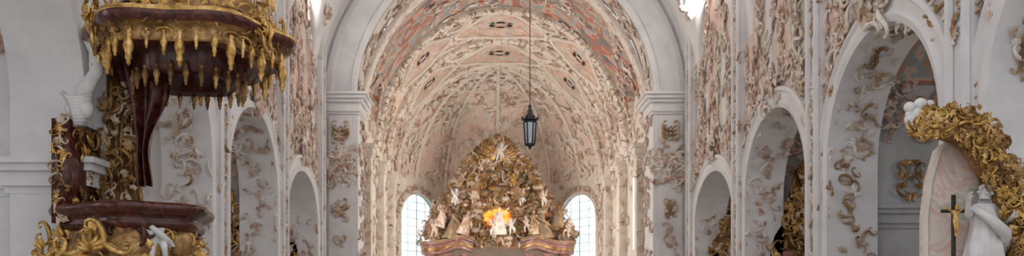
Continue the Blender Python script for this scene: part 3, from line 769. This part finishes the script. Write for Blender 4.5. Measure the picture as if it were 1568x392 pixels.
# ------------------------------------------------------------ right near altar with gilt canopy, saint and crucifix
ra=empty('pier_altar'); mb=MB()
mb.add(*box(5.75,7.0,11.2,11.85,0,1.3),'pinkmarble')
out=[(5.9,1.3),(5.9,2.7),(5.96,3.2),(6.08,3.6),(6.25,3.75),(6.5,3.6),(6.75,3.1),(6.95,2.4),(6.98,1.3)]
k=len(out); v=[(x,11.45,z) for x,z in out]+[(x,11.6,z) for x,z in out]
mb.add(v,[tuple(range(k))]+[(i,(i+1)%k,(i+1)%k+k,i+k) for i in range(k)],'fresco_ch')
mb.add(*tube([(x,11.43,z) for x,z in out[:8]],.045,6),'plaster_warm')
mb.build('retable_panel',ra,smooth=False); mb=MB()
path=[(5.62,3.76),(5.76,3.88),(5.95,3.90),(6.25,3.86),(6.5,3.68),(6.68,3.35),(6.83,2.95),(6.98,2.55),(7.07,2.1),(7.1,1.5)]
mb.add(*tube([(x,11.25,z) for x,z in path],[.06,.12,.19,.24,.24,.22,.2,.2,.18,.17],9,.8),'gold_dark')
for i in range(560):
    t=random.random()*(len(path)-1); a=int(t); q=t-a; x=path[a][0]*(1-q)+path[a+1][0]*q; z=path[a][1]*(1-q)+path[a+1][1]*q; k=min(1,.35+t*.3)
    put(mb,(x+U(-.2,.2)*k,11.05+U(-.06,.06),z+U(-.2,.2)*k),(U(-.4,.4),-1,U(-.5,.2)),U(.1,.24),U(0,6.28),random.choice(('gold','gold','gold_dark','gold_dark')),random.choice((4,5,6,7,8,9,10)))
mb.build('gilt_canopy',ra); mb=MB()
for (dx,dz,r) in((0,0,.09),(.12,.03,.09),(.05,.13,.085),(-.09,.09,.075),(.17,.13,.06),(-.08,-.07,.08),(-.1,.0,.05),(.2,-.02,.06)): mb.add(*ball((5.62+dx,11.12,4.0+dz),r,9),'marble_white')
mb.build('stucco_blossoms',ra)
mb=MB(); fig(mb,SAINT1,(6.52,11.15,1.60),1.5,.2); mb.add(*lathe([(.3,1.3),(.3,1.4),(.24,1.45),(.28,1.6),(.01,1.62)],16,(6.52,11.2,0)),'marble_white'); mb.build('saint_statue',ra)
cr_=empty('crucifix'); mb=MB(); bx,bz=6.1,2.6
mb.add(*box(bx-.02,bx+.02,11.1,11.14,1.3,2.95),'iron'); mb.add(*box(bx-.16,bx+.16,11.1,11.14,2.72,2.76),'iron'); mb.add(*lathe([(.14,1.3),(.12,1.36),(.04,1.45),(.02,1.6)],12,(bx,11.12,0)),'gold'); mb.build('cross',cr_)
CH_=skin_figure((.2,0,.83),(.32,0,.9),(-.2,0,.83),(-.32,0,.9),tilt=(.02,-.03),anL=(.02,-.02,.04),anR=(-.02,-.02,.04),knL=(.03,-.05,.27),knR=(-.03,-.05,.27))
mb=MB(); fig(mb,CH_,(bx,11.07,2.4),.42,0,'gold'); mb.build('corpus',cr_)
# ------------------------------------------------------------ light
w=bpy.data.worlds.new('daylight'); sc.world=w; w.use_nodes=True
w.node_tree.nodes['Background'].inputs['Color'].default_value=(.95,.96,1,1); w.node_tree.nodes['Background'].inputs['Strength'].default_value=1.0
def area(n,loc,rot,sx,sy,e,col=(1,.95,.89)):
    l=bpy.data.lights.new(n,'AREA'); l.shape='RECTANGLE'; l.size=sx; l.size_y=sy; l.energy=e; l.color=col
    o=bpy.data.objects.new(n,l); sc.collection.objects.link(o); o.location=loc; o.rotation_euler=rot; return o
for s in(-1,1):
    for y in(34,38.2,42.4): area('window_daylight',(AX+s*(CR+.3),y,5.2),(0,s*math.pi/2,0),3.0,1.4,235,(1,.95,.88))
    for b in bays: area('window_daylight',((XL-4.9) if s<0 else (XR+4.9),b,4.6),(0,s*math.pi/2,0),2.6,1.7,22)
    for b in bays[1:]: area('window_daylight',((XL+.1) if s<0 else (XR-.1),b,10.4),(0,s*math.pi/2,0),1.2,1.6,110)  # added fill lamps high on the solid nave walls, no window modelled behind them
# ------------------------------------------------------------ camera
cd=bpy.data.cameras.new('camera'); cam=bpy.data.objects.new('camera',cd); sc.collection.objects.link(cam)
cam.location=(0,0,1.6); cam.rotation_euler=(math.pi/2,0,0)
cd.sensor_width=36; cd.lens=36*1600/1920; cd.shift_y=320/1920; cd.shift_x=50/1920
cd.clip_end=200
cd.dof.use_dof=True; cd.dof.focus_distance=9.5; cd.dof.aperture_fstop=2.0
sc.camera=cam
